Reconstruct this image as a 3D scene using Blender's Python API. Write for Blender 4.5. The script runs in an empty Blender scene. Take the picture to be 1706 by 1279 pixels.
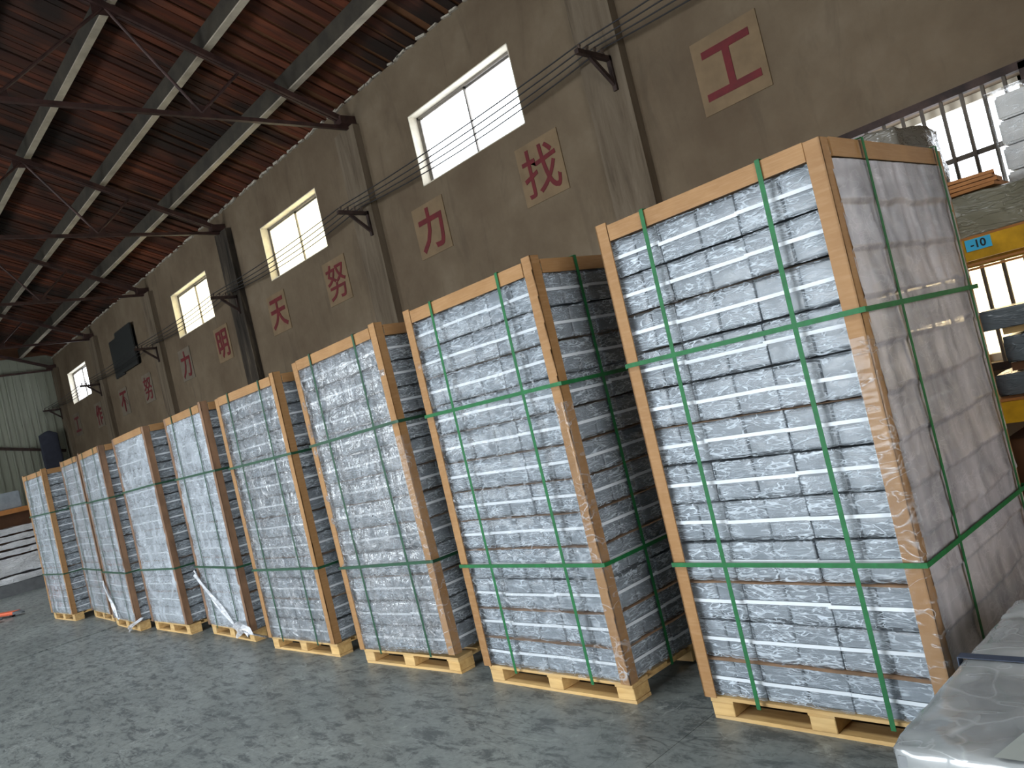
import bpy, bmesh, math, random
from mathutils import Matrix, Vector, noise
random.seed(7)
D = bpy.data
SC = bpy.context.scene
COL = SC.collection
PI = math.pi

# ------------------------------------------------------------------ camera
YAW, PITCH, ROLL, F = 0.8267, 0.0255, -0.2322, 1322.6
fw = Vector((-math.sin(YAW)*math.cos(PITCH), math.cos(YAW)*math.cos(PITCH), math.sin(PITCH)))
r0 = Vector((math.cos(YAW), math.sin(YAW), 0)); u0 = r0.cross(fw)
rt = math.cos(ROLL)*r0 + math.sin(ROLL)*u0; up = -math.sin(ROLL)*r0 + math.cos(ROLL)*u0
cd = D.cameras.new('camera'); cam = D.objects.new('camera', cd); COL.objects.link(cam)
m = Matrix.Identity(4)
for i in range(3):
    m[i][0] = rt[i]; m[i][1] = up[i]; m[i][2] = -fw[i]
m[2][3] = 1.5
cam.matrix_world = m
cd.sensor_width = 36; cd.lens = F/1706*36; cd.clip_start = .05; cd.clip_end = 200
SC.camera = cam

# ------------------------------------------------------------------ world, lights, exposure
w = D.worlds.new('sky'); SC.world = w; w.use_nodes = True
w.node_tree.nodes['Background'].inputs[0].default_value = (.93, .97, 1, 1)
w.node_tree.nodes['Background'].inputs[1].default_value = 5.5

def area(name, loc, size, energy, color, direction, spread=120):
    l = D.lights.new(name, 'AREA'); l.shape = 'RECTANGLE'; l.size, l.size_y = size
    l.energy = energy; l.color = color; l.spread = math.radians(spread)
    o = D.objects.new(name, l); COL.objects.link(o); o.location = loc
    o.rotation_euler = Vector(direction).to_track_quat('-Z', 'Z').to_euler()
    return o
# daylight through the open loading doors of the unseen side of the hall
area('door_daylight', (-5.5, -8.7, 1.75), (6.8, 3.2), 450, (.86, .94, 1), (0, 1, -.16))
area('door_daylight', (-19, -8.7, 1.75), (6.8, 3.2), 330, (.88, .95, 1), (0, 1, -.16))
# added overhead fill lamps to brighten the floor, outside the frame; roof stays closed
area('overhead_fill', (-5, -2.2, 7.6), (9, 1.6), 300, (.9, .97, 1), (0, .18, -1), 110)
area('overhead_fill', (-17, -1.6, 7.6), (10, 1.6), 330, (.9, .97, 1), (0, .18, -1), 110)
area('gate_daylight', (4.7, -2.0, 1.9), (4.6, 3.4), 150, (1, .97, .93), (-1, .1, -.1))
SC.view_settings.view_transform = 'Standard'; SC.view_settings.look = 'None'
SC.view_settings.gamma = 1; SC.view_settings.use_curve_mapping = False
SC.view_settings.exposure = 0.0
SC.cycles.use_denoising = True
SC.cycles.transparent_max_bounces = 12
SC.cycles.max_bounces = 8
SC.cycles.caustics_reflective = False; SC.cycles.caustics_refractive = False

# ------------------------------------------------------------------ helpers
class MB:
    def __init__(s): s.v = []; s.f = []; s.mi = []
    def box(s, c, size, rot=None, mi=0):
        hx, hy, hz = size[0]/2, size[1]/2, size[2]/2; n = len(s.v)
        for z in (-hz, hz):
            for (x, y) in ((-hx, -hy), (hx, -hy), (hx, hy), (-hx, hy)):
                p = Vector((x, y, z))
                if rot: p = rot @ p
                s.v.append(tuple(p+Vector(c)))
        for q in ((0, 3, 2, 1), (4, 5, 6, 7), (0, 1, 5, 4), (1, 2, 6, 5), (2, 3, 7, 6), (3, 0, 4, 7)):
            s.f.append(tuple(n+k for k in q)); s.mi.append(mi)
        return s
    def bb(s, x0, x1, y0, y1, z0, z1, mi=0):
        return s.box(((x0+x1)/2, (y0+y1)/2, (z0+z1)/2), (x1-x0, y1-y0, z1-z0), mi=mi)
    def bar(s, a, b, wd, ht, mi=0):
        a, b = Vector(a), Vector(b); d = (b-a); L = d.length; d.normalize()
        upv = Vector((0, 0, 1)) if abs(d.z) < .95 else Vector((0, 1, 0))
        sx = d.cross(upv).normalized(); sz = sx.cross(d)
        R = Matrix((sx, d, sz)).transposed()
        return s.box((a+b)/2, (wd, L, ht), R, mi)
    def tube(s, pts, r, n=8, mi=0, cap=True):
        pts = [Vector(p) for p in pts]; base = len(s.v); rs = r if isinstance(r, (list, tuple)) else [r]*len(pts)
        for i, p in enumerate(pts):
            d = (pts[min(i+1, len(pts)-1)]-pts[max(i-1, 0)]).normalized()
            upv = Vector((0, 0, 1)) if abs(d.z) < .9 else Vector((1, 0, 0))
            a = d.cross(upv).normalized(); b = a.cross(d)
            for k in range(n):
                t = 2*PI*k/n; s.v.append(tuple(p+(a*math.cos(t)+b*math.sin(t))*rs[i]))
        for i in range(len(pts)-1):
            for k in range(n):
                k2 = (k+1) % n
                s.f.append((base+i*n+k, base+(i+1)*n+k, base+(i+1)*n+k2, base+i*n+k2)); s.mi.append(mi)
        if cap:
            s.f.append(tuple(base+k for k in range(n))); s.mi.append(mi)
            s.f.append(tuple(base+(len(pts)-1)*n+k for k in reversed(range(n)))); s.mi.append(mi)
        return s
    def grid(s, fn, nu, nv, mi=0):
        n = len(s.v)
        for j in range(nv+1):
            for i in range(nu+1): s.v.append(tuple(fn(i/nu, j/nv)))
        for j in range(nv):
            for i in range(nu):
                a = n+j*(nu+1)+i; s.f.append((a, a+1, a+nu+2, a+nu+1)); s.mi.append(mi)
        return s
    def mesh(s, name, mats, smooth=False):
        me = D.meshes.new(name); me.from_pydata(s.v, [], s.f)
        for mt in (mats if isinstance(mats, (list, tuple)) else [mats]): me.materials.append(mt)
        me.polygons.foreach_set('material_index', s.mi)
        if smooth: me.polygons.foreach_set('use_smooth', [True]*len(s.f))
        me.update(); return me
    def build(s, name, mats, parent=None, smooth=False, loc=None):
        return put(name, s.mesh(name, mats, smooth), parent, loc)

def put(name, me, parent=None, loc=None, rot=None):
    o = D.objects.new(name, me); COL.objects.link(o)
    if parent: o.parent = parent
    if loc: o.location = loc
    if rot: o.rotation_euler = rot
    return o
def bevel(me, off, seg=2):
    b = bmesh.new(); b.from_mesh(me)
    bmesh.ops.bevel(b, geom=b.edges[:], offset=off, segments=seg, affect='EDGES', clamp_overlap=True)
    b.to_mesh(me); b.free(); return me
def tag(o, label=None, cat=None, group=None, kind=None):
    if label: o['label'] = label
    if cat: o['category'] = cat
    if group: o['group'] = group
    if kind: o['kind'] = kind
    return o
def empty(name, loc=(0, 0, 0), rz=0):
    o = D.objects.new(name, None); COL.objects.link(o); o.location = loc; o.rotation_euler.z = rz
    o.empty_display_size = .1
    return o

# ------------------------------------------------------------------ materials
class NT:
    def __init__(s, name, blend=False):
        s.m = D.materials.new(name); s.m.use_nodes = True; s.t = s.m.node_tree
        s.b = s.t.nodes['Principled BSDF']; s.out = s.t.nodes['Material Output']
        s.tc = s.n('ShaderNodeTexCoord')
    def n(s, typ, **kw):
        x = s.t.nodes.new(typ)
        for k, v in kw.items(): setattr(x, k, v)
        return x
    def l(s, a, b): s.t.links.new(a, b)
    def coord(s, scale=(1, 1, 1), rot=(0, 0, 0), src='Object', rnd=0):
        mp = s.n('ShaderNodeMapping'); mp.inputs['Scale'].default_value = scale; mp.inputs['Rotation'].default_value = rot
        if rnd:
            oi = s.n('ShaderNodeObjectInfo'); va = s.n('ShaderNodeVectorMath', operation='SCALE')
            cb = s.n('ShaderNodeCombineXYZ')
            for k, f in enumerate((1, 1.7, 2.9)):
                mm = s.n('ShaderNodeMath', operation='MULTIPLY'); mm.inputs[1].default_value = f*rnd
                s.l(oi.outputs['Random'], mm.inputs[0]); s.l(mm.outputs[0], cb.inputs[k])
            ad = s.n('ShaderNodeVectorMath', operation='ADD')
            s.l(s.tc.outputs[src], ad.inputs[0]); s.l(cb.outputs[0], ad.inputs[1]); s.l(ad.outputs[0], mp.inputs[0])
        else: s.l(s.tc.outputs[src], mp.inputs[0])
        return mp.outputs[0]
    def noise(s, co, scale=5, detail=4, rough=.55, dist=0, typ='FBM'):
        x = s.n('ShaderNodeTexNoise', noise_type=typ); s.l(co, x.inputs['Vector'])
        x.inputs['Scale'].default_value = scale; x.inputs['Detail'].default_value = detail
        x.inputs['Roughness'].default_value = rough; x.inputs['Distortion'].default_value = dist
        return x.outputs['Fac'] if 'Fac' in x.outputs else x.outputs[0]
    def ramp(s, fac, stops):
        x = s.n('ShaderNodeValToRGB'); e = x.color_ramp.elements
        while len(e) < len(stops): e.new(.5)
        for k, (p, c) in enumerate(stops):
            e[k].position = p; e[k].color = (*c, 1) if len(c) == 3 else c
        s.l(fac, x.inputs[0]); return x.outputs[0]
    def mix(s, fac, a, b, mode='MIX'):
        x = s.n('ShaderNodeMix', data_type='RGBA', blend_type=mode)
        if isinstance(fac, (int, float)): x.inputs[0].default_value = fac
        else: s.l(fac, x.inputs[0])
        for k, v in ((6, a), (7, b)):
            if isinstance(v, tuple): x.inputs[k].default_value = (*v, 1)
            else: s.l(v, x.inputs[k])
        return x.outputs[2]
    def math(s, op, a, b=None):
        x = s.n('ShaderNodeMath', operation=op)
        for k, v in ((0, a), (1, b)):
            if v is None: continue
            if isinstance(v, (int, float)): x.inputs[k].default_value = v
            else: s.l(v, x.inputs[k])
        return x.outputs[0]
    def bump(s, h, strength=.3, dist=.01):
        x = s.n('ShaderNodeBump'); x.inputs['Strength'].default_value = strength; x.inputs['Distance'].default_value = dist
        s.l(h, x.inputs['Height']); s.l(x.outputs[0], s.b.inputs['Normal']); return x.outputs[0]
    def base(s, c=None, rough=None, metal=None, spec=None, coat=None):
        if c is not None:
            if isinstance(c, tuple): s.b.inputs['Base Color'].default_value = (*c, 1)
            else: s.l(c, s.b.inputs['Base Color'])
        if rough is not None:
            if isinstance(rough, (int, float)): s.b.inputs['Roughness'].default_value = rough
            else: s.l(rough, s.b.inputs['Roughness'])
        if metal is not None: s.b.inputs['Metallic'].default_value = metal
        if spec is not None: s.b.inputs['Specular IOR Level'].default_value = spec
        if coat is not None: s.b.inputs['Coat Weight'].default_value = coat
        return s

def simple(name, c, rough=.6, metal=0, var=.12, scale=8, bump=.1, rnd=3, stretch=(1, 1, 1)):
    t = NT(name); co = t.coord(stretch, rnd=rnd); n = t.noise(co, scale, 5, .6)
    a = tuple(min(1, x*(1+var)) for x in c); b = tuple(x*(1-var*1.6) for x in c)
    t.base(t.ramp(n, [(.3, b), (.7, a)]), rough, metal)
    if bump: t.bump(n, bump, .004)
    return t.m

M = {}
# plaster wall
t = NT('plaster'); co = t.coord((1, 1, 1)); n1 = t.noise(co, .9, 6, .62); n2 = t.noise(t.coord((1.6, 1, .35)), 2.2, 5, .6, .6); n3 = t.noise(co, 22, 4, .6)
c = t.ramp(n1, [(.3, (.115, .082, .052)), (.55, (.16, .12, .078)), (.75, (.205, .16, .11))])
c = t.mix(t.ramp(n2, [(.56, (0, 0, 0)), (.8, (.5, .5, .5))]), c, (.06, .046, .032))
t.base(c, .88, spec=.25); t.bump(n3, .25, .01); M['plaster'] = t.m
t = NT('pilaster_plaster'); co = t.coord((1, 1, 1)); n1 = t.noise(t.coord((2.4, 2, .3)), 2.4, 6, .65, .5)
c = t.ramp(n1, [(.3, (.075, .056, .038)), (.45, (.13, .10, .068)), (.7, (.19, .15, .107))])
t.base(c, .88, spec=.25); t.bump(t.noise(co, 20, 4), .25, .01); M['pilaster'] = t.m
t = NT('sooty_pilaster'); n1 = t.noise(t.coord((3, 2, .3)), 2.2, 6, .65, .5)
c = t.ramp(n1, [(.35, (.014, .012, .010)), (.55, (.05, .04, .03)), (.72, (.15, .12, .085))])
t.base(c, .88, spec=.2); M['pilaster_dark'] = t.m
# reveal: painted white
M['reveal'] = simple('white_reveal_paint', (.72, .66, .54), .7, var=.08)
M['mortar'] = simple('mortar', (.42, .38, .31), .9, var=.3, scale=20)
# floor
t = NT('worn_concrete'); co = t.coord((1, 1, 1), src='Object')
n1 = t.noise(co, .8, 8, .68, .3); n2 = t.noise(t.coord((1, 2.4, 1), (0, 0, .5)), 5, 12, .78, .35); n3 = t.noise(co, 28, 5, .7)
c = t.ramp(n1, [(.3, (.13, .148, .145)), (.52, (.19, .21, .203)), (.72, (.26, .285, .272))])
c = t.mix(t.ramp(n2, [(.50, (0, 0, 0)), (.58, (.85, .85, .85))]), c, (.062, .072, .075))
c = t.mix(t.ramp(t.noise(t.coord((1, 1, 1), (0, 0, 1.1)), 7, 12, .78, .5), [(.58, (0, 0, 0)), (.66, (.6, .6, .6))]), c, (.36, .39, .37))
v = t.n('ShaderNodeTexVoronoi', feature='DISTANCE_TO_EDGE'); v.inputs['Scale'].default_value = 1.5
wv = t.n('ShaderNodeVectorMath', operation='ADD'); nz = t.n('ShaderNodeTexNoise'); nz.inputs['Scale'].default_value = 2; nz.inputs['Detail'].default_value = 6
t.l(co, nz.inputs['Vector']); t.l(co, wv.inputs[0]); t.l(nz.outputs['Color'], wv.inputs[1]); t.l(wv.outputs[0], v.inputs['Vector'])
crack = t.ramp(v.outputs['Distance'], [(0, (.5, .5, .5)), (.006, (0, 0, 0))])
c = t.mix(crack, c, (.02, .022, .024))
# long straight tyre scuffs
for (rz, sc, lo, hi) in ((.45, 7, .70, .76), (-.5, 5, .71, .78), (1.3, 6, .72, .78)):
    s1 = t.noise(t.coord((.06, 1, 1), (0, 0, rz)), sc*2.4, 3, .5, .15)
    c = t.mix(t.ramp(s1, [(lo-.04, (0, 0, 0)), (hi, (.6, .6, .6))]), c, (.045, .052, .057))
for (rz, st, sc, wd_, col) in ((.3, (.25, 2.5, 1), 2.2, .006, (.30, .33, .32)), (-.9, (.3, 2.2, 1), 1.8, .007, (.035, .04, .043)), (1.0, (.25, 2, 1), 2.6, .006, (.035, .04, .043)), (-.2, (1, 1, 1), 2.2, .006, (.33, .36, .35))):
    a_ = t.math('ABSOLUTE', t.math('SUBTRACT', t.noise(t.coord(st, (0, 0, rz)), sc, 3, .6, .2), .5))
    mk = t.ramp(t.noise(t.coord((1, 1, 1), (0, 0, rz)), 1.7, 5, .7), [(.50, (0,)*3), (.58, (.75,)*3)])
    c = t.mix(t.math('MULTIPLY', mk, t.ramp(a_, [(0, (1,)*3), (wd_, (0,)*3)])), c, col)
c = t.mix(t.ramp(n3, [(.42, (0,)*3), (.62, (.35,)*3)]), c, (.08, .09, .09))
t.base(c, t.ramp(n2, [(.35, (.33,)*3), (.7, (.52,)*3)]), spec=.5); t.bump(n3, .12, .004); M['floor'] = t.m
M['joint'] = simple('dark_joint', (.012, .012, .013), .9)
# roof
t = NT('stained_roof_board'); oi = t.n('ShaderNodeObjectInfo')
n1 = t.noise(t.coord((3, .35, 1), rnd=9), 3, 6, .6); n2 = t.noise(t.coord((1, 1, 1), src='Generated'), 3, 2)
tg = t.n('ShaderNodeNewGeometry'); mp = t.n('ShaderNodeMapping'); t.l(tg.outputs['Position'], mp.inputs[0]); n3 = t.noise(mp.outputs[0], .42, 3, .6)
c = t.ramp(oi.outputs['Random'], [(0, (.045, .012, .006)), (.35, (.09, .023, .010)), (.7, (.165, .045, .019)), (1, (.075, .026, .013))])
c = t.mix(t.ramp(n1, [(.35, (.75, .75, .75)), (.6, (0, 0, 0))]), c, (.03, .012, .008))
c = t.mix(t.ramp(n3, [(.46, (0, 0, 0)), (.60, (.9, .9, .9))]), c, (.011, .008, .006))
t.base(c, .75, spec=.3); t.bump(n1, .4, .01); M['roof'] = t.m
M['purlin'] = simple('shaded_purlin_web', (.042, .035, .024), .85, var=.3, scale=3, rnd=0); M['purlin_lit'] = simple('lit_purlin_underside', (.40, .35, .27), .85, var=.2, scale=3, rnd=0)  # shade on the web and light on the underside put into the colours
M['steel'] = simple('oxide_painted_steel', (.052, .024, .02), .55, .2, var=.35, scale=6)
M['rust'] = simple('rusty_bracket_steel', (.05, .03, .025), .7, .3, var=.4)
M['black'] = simple('black_rubber', (.02, .02, .022), .6)
M['insulator'] = simple('insulator_porcelain', (.10, .075, .06), .35)
# metal cladding
t = NT('pale_cladding'); wvn = t.n('ShaderNodeTexWave', wave_type='BANDS', bands_direction='Y'); t.l(t.coord((1, 1, 1)), wvn.inputs[0]); wvn.inputs['Scale'].default_value = 1.6; wvn.inputs['Distortion'].default_value = 0
n1 = t.noise(t.coord((1, 1, .3)), 1.2, 5)
c = t.ramp(n1, [(.3, (.21, .225, .175)), (.7, (.31, .325, .26))]); t.base(c, .5); M['clad'] = t.m
# window
M['frame'] = simple('window_aluminium', (.22, .20, .18), .45, .5)
def pane(name, col, tr, dirty=0):
    t = NT(name); t.t.nodes.remove(t.b)
    tb = t.n('ShaderNodeBsdfTransparent'); tb.inputs[0].default_value = (*col, 1)
    tl = t.n('ShaderNodeBsdfTranslucent'); tl.inputs[0].default_value = (*col, 1)
    gl = t.n('ShaderNodeBsdfGlossy'); gl.inputs['Roughness'].default_value = .1
    mx = t.n('ShaderNodeMixShader'); mx.inputs[0].default_value = tr
    if dirty:
        n = t.noise(t.coord((1, 1, 1)), 2.5, 4); t.l(t.ramp(n, [(.35, (tr-dirty,)*3), (.7, (min(1, tr+dirty),)*3)]), mx.inputs[0])
    m2 = t.n('ShaderNodeMixShader'); m2.inputs[0].default_value = .05
    t.l(tb.outputs[0], mx.inputs[1]); t.l(tl.outputs[0], mx.inputs[2]); t.l(mx.outputs[0], m2.inputs[1]); t.l(gl.outputs[0], m2.inputs[2]); t.l(m2.outputs[0], t.out.inputs[0])
    return t.m
M['pane'] = pane('clear_pane', (.97, .98, 1), .1)
M['pane_dirty'] = pane('dusty_pane', (.92, .86, .68), .75, .2)
M['pane_cream'] = pane('cream_frosted_pane', (.90, .78, .58), .85)
# sign
M['plate'] = simple('aged_yellow_sign_paint', (.20, .135, .072), .8, var=.12, scale=4)
M['plate_grey'] = simple('faded_sign_paint', (.155, .125, .09), .8, var=.15, scale=4)
M['red'] = simple('red_sign_paint', (.125, .008, .011), .7, var=.15)
# kraft and wood
t = NT('kraft_board'); n = t.noise(t.coord((1, 1, 1), rnd=4), 5, 5); n2 = t.noise(t.coord((1, 1, 14), rnd=3), 12, 3)
t.base(t.mix(t.ramp(n2, [(.45, (0, 0, 0)), (.7, (.4, .4, .4))]), t.ramp(n, [(.3, (.26, .135, .052)), (.7, (.345, .19, .078))]), (.40, .24, .12)), .55, spec=.3); t.bump(n2, .1, .002); M['kraft'] = t.m
M['kraft_dark'] = simple('kraft_board_in_film', (.20, .11, .06), .5, var=.25, rnd=4)
M['sheet'] = simple('interlayer_card', (.36, .22, .13), .75, var=.25)
t = NT('pallet_wood'); n = t.noise(t.coord((.7, 6, 6), rnd=6), 5, 6, .6); n2 = t.noise(t.coord(rnd=6), 3, 3)
t.base(t.mix(t.ramp(n2, [(.35, (0, 0, 0)), (.7, (.5, .5, .5))]), t.ramp(n, [(.3, (.46, .27, .09)), (.65, (.66, .44, .18))]), (.42, .30, .16)), .7); t.bump(n, .3, .004); M['wood'] = t.m
M['dark_wood'] = simple('dark_timber', (.12, .05, .02), .6)
M['orange_wood'] = simple('orange_shelf_timber', (.42, .17, .045), .6)
# straps
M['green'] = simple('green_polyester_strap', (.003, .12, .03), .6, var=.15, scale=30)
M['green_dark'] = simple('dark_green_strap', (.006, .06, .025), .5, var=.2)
M['white_strap'] = simple('white_packing_strap', (.66, .71, .76), .5, var=.05)
M['navy'] = simple('navy_strap', (.03, .045, .08), .4)
# cartons
t = NT('grey_carton'); n = t.noise(t.coord((1, 1, 1), rnd=5), 6, 4); oi = t.n('ShaderNodeObjectInfo')
t.base(t.mix(t.math('MULTIPLY', oi.outputs['Random'], .6), t.ramp(n, [(.3, (.11, .135, .16)), (.7, (.165, .195, .225))]), (.20, .225, .25)), .38, spec=.5); M['carton'] = t.m
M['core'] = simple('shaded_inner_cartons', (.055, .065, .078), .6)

def film(name, tint, a0, a1, rough, scale=7, bumpd=.006, strength=1.0, wid=.035, stretch=(1, 1, 1), rnd=5, spec=.5, milk2=None, gl=.7, cov=(.42, .6)):
    """thin plastic film: nearly clear where flat, milky along its creases, glossy all over"""
    t = NT(name); cr = None
    mk = t.ramp(t.noise(t.coord(rnd=rnd*2), 7, 2), [(cov[0], (0,)*3), (cov[1], (1,)*3)])
    for k, (rot, st, sc) in enumerate((((.3, .75, .2), (1, 1, 4.2), 1.2), ((-.2, -.6, .3), (1, 1, 5), 1.6), ((.5, 1.3, -.3), (1, 1, 4.5), 1.4))):
        n = t.noise(t.coord(tuple(a*b for a, b in zip(st, stretch)), rot, rnd=rnd+k), scale*sc, 2, .5, .7)
        a = t.math('ABSOLUTE', t.math('SUBTRACT', n, .5))
        ln = t.ramp(a, [(0, (1,)*3), (wid, (0,)*3)])
        if k < 2: ln = t.math('MULTIPLY', ln, mk)
        else: ln = t.math('MULTIPLY', ln, .6)
        cr = ln if cr is None else t.math('MAXIMUM', cr, ln)
    soft = t.noise(t.coord(stretch, (.4, .6, .1), rnd=rnd), scale*1.6, 2.5, .5, .8)
    al = t.math('ADD', t.math('MULTIPLY', cr, a1-a0), t.ramp(soft, [(.35, (a0*.6,)*3), (.7, (a0*1.35,)*3)]))
    if milk2: al = t.math('ADD', al, t.ramp(t.noise(t.coord(rnd=rnd), milk2[0], 4, .6), [(.4, (0, 0, 0)), (.7, (milk2[1],)*3)]))
    al = t.math('MINIMUM', al, .97)
    t.base(tint, rough, spec=spec); nb = t.bump(t.math('ADD', t.math('MULTIPLY', cr, .32), t.math('MULTIPLY', soft, .7)), strength, bumpd)
    tb = t.n('ShaderNodeBsdfTransparent'); mx = t.n('ShaderNodeMixShader')
    t.l(al, mx.inputs[0]); t.l(tb.outputs[0], mx.inputs[1]); t.l(t.b.outputs[0], mx.inputs[2])
    g = t.n('ShaderNodeBsdfGlossy'); g.inputs['Roughness'].default_value = rough*.7; t.l(nb, g.inputs['Normal'])
    fr = t.n('ShaderNodeFresnel'); fr.inputs['IOR'].default_value = 1.45; t.l(nb, fr.inputs['Normal'])
    m3 = t.n('ShaderNodeMixShader'); t.l(t.math('MULTIPLY', fr.outputs[0], gl), m3.inputs[0]); t.l(mx.outputs[0], m3.inputs[1]); t.l(g.outputs[0], m3.inputs[2])
    t.l(m3.outputs[0], t.out.inputs[0]); return t.m
M['film'] = film('crinkled_clear_film', (.60, .68, .76), .19, .85, .30, 5.5, .004, .8, .028, cov=(.34, .52), gl=.4)
M['film_clear'] = film('stretch_film_clear', (.72, .78, .84), .03, .45, .16, 4, .005, .7, .02, (1, 1, .5), gl=.4, cov=(.5, .68))
M['film_gloss'] = film('stretch_film_glossy', (.72, .74, .77), .12, .6, .10, 5, .010, 1, .03, (1.6, 1, .6), milk2=(2, .10), gl=1.0)
M['film_milky'] = film('stretch_film_milky', (.70, .76, .83), .40, .75, .24, 4, .004, .7, .02, (1, 1, .8), milk2=(2, .1), gl=.7)
M['film_dusty'] = film('stretch_film_dusty', (.50, .47, .49), .60, .80, .42, 3, .003, .45, .016, (1.6, 1.6, .6), milk2=(3.5, .22), spec=.4)
M['film_silver'] = film('silver_wrap', (.75, .77, .82), .75, .95, .15, 5, .015)
M['film_table'] = film('tight_film', (.50, .53, .54), .62, .9, .12, 2.2, .004, .7, .008, spec=.6, cov=(.5, .68), gl=.9)
M['crinkle_white'] = film('white_crinkled_wrap', (.74, .76, .80), 1.62, 1.7, .18, 3.5, .03, 1, .05)
M['crinkle_olive'] = film('olive_crinkled_wrap', (.25, .235, .17), 1.62, 1.7, .3, 3.2, .014, .9, .03, gl=.5)
M['crinkle_dark'] = film('dark_crinkled_wrap', (.15, .135, .11), 1.62, 1.7, .25, 3, .014, .9, .03, gl=.5)
M['crinkle_slate'] = film('slate_crinkled_wrap', (.13, .15, .165), 1.62, 1.7, .22, 3, .014, .9, .03, gl=.5)

# ------------------------------------------------------------------ the hall
ROOF = lambda y: 6.555+.405*(7-y)           # underside of the roof boards
fl = MB().bb(-29.5, 6, -9.2, 7.3, -.2, -.062).build('floor', M['joint']); tag(fl, kind='structure')
xs = [-29.4, -27.6, -24.8, -21.95, -19.15, -16.3, -13.5, -10.68, -7.86, -5.04, -2.2, .6, 3.4, 5.9]
for i in range(len(xs)-1):
    for (y0, y1) in ((-9.1, -3.2), (-3.2, 7.1)):
        g = .04 if abs(xs[i]+10.68) < .01 else .0015; g2 = .06 if abs(xs[i+1]+10.68) < .01 else .0015
        MB().bb(xs[i]+g, xs[i+1]-g2, y0+.003, y1-.003, -.061, 0).build('floor_slab', M['floor'], fl)

def wall_holes(x0, x1, z0, z1, holes):      # list of boxes in x, z
    xs = sorted({x0, x1, *[h[0] for h in holes], *[h[1] for h in holes]}); out = []
    for a, b in zip(xs, xs[1:]):
        zs = [z0]
        for h in sorted(holes, key=lambda h: h[2]):
            if h[0] <= a+1e-6 and h[1] >= b-1e-6: zs += [h[2], h[3]]
        zs.append(z1)
        for k in range(0, len(zs), 2):
            if zs[k+1]-zs[k] > 1e-4: out.append((a, b, zs[k], zs[k+1]))
    return out
WZ0, WZ1 = 4.727, 5.725
WIN = [(-8.429, -6.314), (-13.311, -11.174), (-18.174, -16.052), (-23.042, -21.016), (-27.919, -25.765)]
BW = (-4.1, -1.44, .95, 3.03)
holes = [(a, b, WZ0, WZ1) for a, b in WIN]+[BW, (.9, 3.6, .95, 3.03)]
mb = MB()
for (a, b, z0, z1) in wall_holes(-29.5, 6, -.2, 6.54, holes): mb.bb(a, b, 7, 7.26, z0, z1)
wb = mb.build('wall_back', M['plaster']); tag(wb, kind='structure')
for k, px in enumerate((-29.05, -24.35, -19.45, -14.72, -9.85, -4.98, -.1, 4.8)):
    MB().bb(px-.27, px+.27, 6.88, 7.0, 0, 6.12).build('pilaster', M['pilaster_dark' if k == 3 else 'pilaster'], wb)
# uneven mortar along the top edge under the roof
mb = MB(); x = -29.2
while x < 2:
    L = random.uniform(.07, .22); h = random.uniform(.015, .045)
    mb.box((x, 6.985, ROOF(6.985)-.028+random.uniform(-.01, .01)), (L, .05, h), Matrix.Rotation(random.uniform(-.2, .2), 3, 'Y')); x += L*random.uniform(.8, 1.9)
tag(mb.build('mortar_edge', M['mortar'], wb), kind='stuff')

mb = MB().bb(-29.5, -29.3, -9.2, 7.2, -.2, 6.65)
we = mb.build('wall_left', M['clad']); tag(we, kind='structure')
mb = MB()                                    # the ribs of the sheet metal, flute by flute
y = -9.0
while y < 6.9:
    mb.bb(-29.3, -29.27, y, y+.05, 0, 6.63); y += .22
tag(mb.build('cladding_rib', M['clad'], we), kind='stuff')
MB().bar((-29.24, 4.6, 3.95), (-29.24, 6.8, 3.42), .05, .09).build('rail', M['rust'], we)
MB().bb(-29.5, -29.3, -9.2, 7.2, 6.66, 10).build('gable_board', M['dark_wood'], we)
mb = MB()
for (a, b, z0, z1) in wall_holes(-29.5, 6, -.2, 6.54, [(-9, -2, 0, 3.5), (-22.5, -15.5, 0, 3.5)]): mb.bb(a, b, -9.2, -9, z0, z1)
tag(mb.build('wall_front', M['plaster']), kind='structure')
mb = MB()
for (a, b, z0, z1) in wall_holes(-9.2, 7.2, -.2, 10, [(-4.5, .5, 0, 3.7)]): mb.bb(5.0, 5.2, a, b, z0, z1)
tag(mb.build('wall_right', M['plaster']), kind='structure')

# roof: one board after the other over the visible slope
ceil = MB().bar((-12, 7.3, ROOF(7.3)+.07), (-12, -1, ROOF(-1)+.07), 36, .03).bar((-12, -1, ROOF(-1)+.07), (-12, -9.3, ROOF(7.3)+.07), 36, .03).build('ceiling', M['dark_wood'])
tag(ceil, kind='structure')
sl = math.hypot(8.3, .405*8.3); ang = math.atan(.405)
bm_ = [MB().box((0, 0, 0), (.138, sl, .02)).mesh('roof_board', M['roof']) for _ in range(1)]
x = -29.25; k = 0
while x < 4.9:
    wd = .142
    o = put('roof_board', bm_[0], ceil, (x, (7.25-1.05)/2, ROOF((7.25-1.05)/2)+.014+random.uniform(-.006, .022)), (-ang, random.uniform(-.06, .06), 0))
    o.scale.x = random.uniform(.86, 1.0); x += wd; k += 1

# purlins
PUR = [(6.08, 'lowest, nearest the wall'), (4.95, 'second up from the wall'), (3.83, 'third up from the wall'), (2.70, 'fourth up from the wall'), (1.57, 'fifth up from the wall'), (.44, 'sixth up from the wall'), (-.69, 'at the ridge')]
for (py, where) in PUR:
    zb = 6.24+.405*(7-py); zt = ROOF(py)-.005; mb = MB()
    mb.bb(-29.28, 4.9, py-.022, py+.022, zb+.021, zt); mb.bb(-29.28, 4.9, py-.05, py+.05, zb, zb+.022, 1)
    tag(mb.build('roof_purlin', [M['purlin'], M['purlin_lit']]), 'long pale concrete roof purlin under the red boards, '+where, 'purlin', 'roof purlins')

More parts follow.
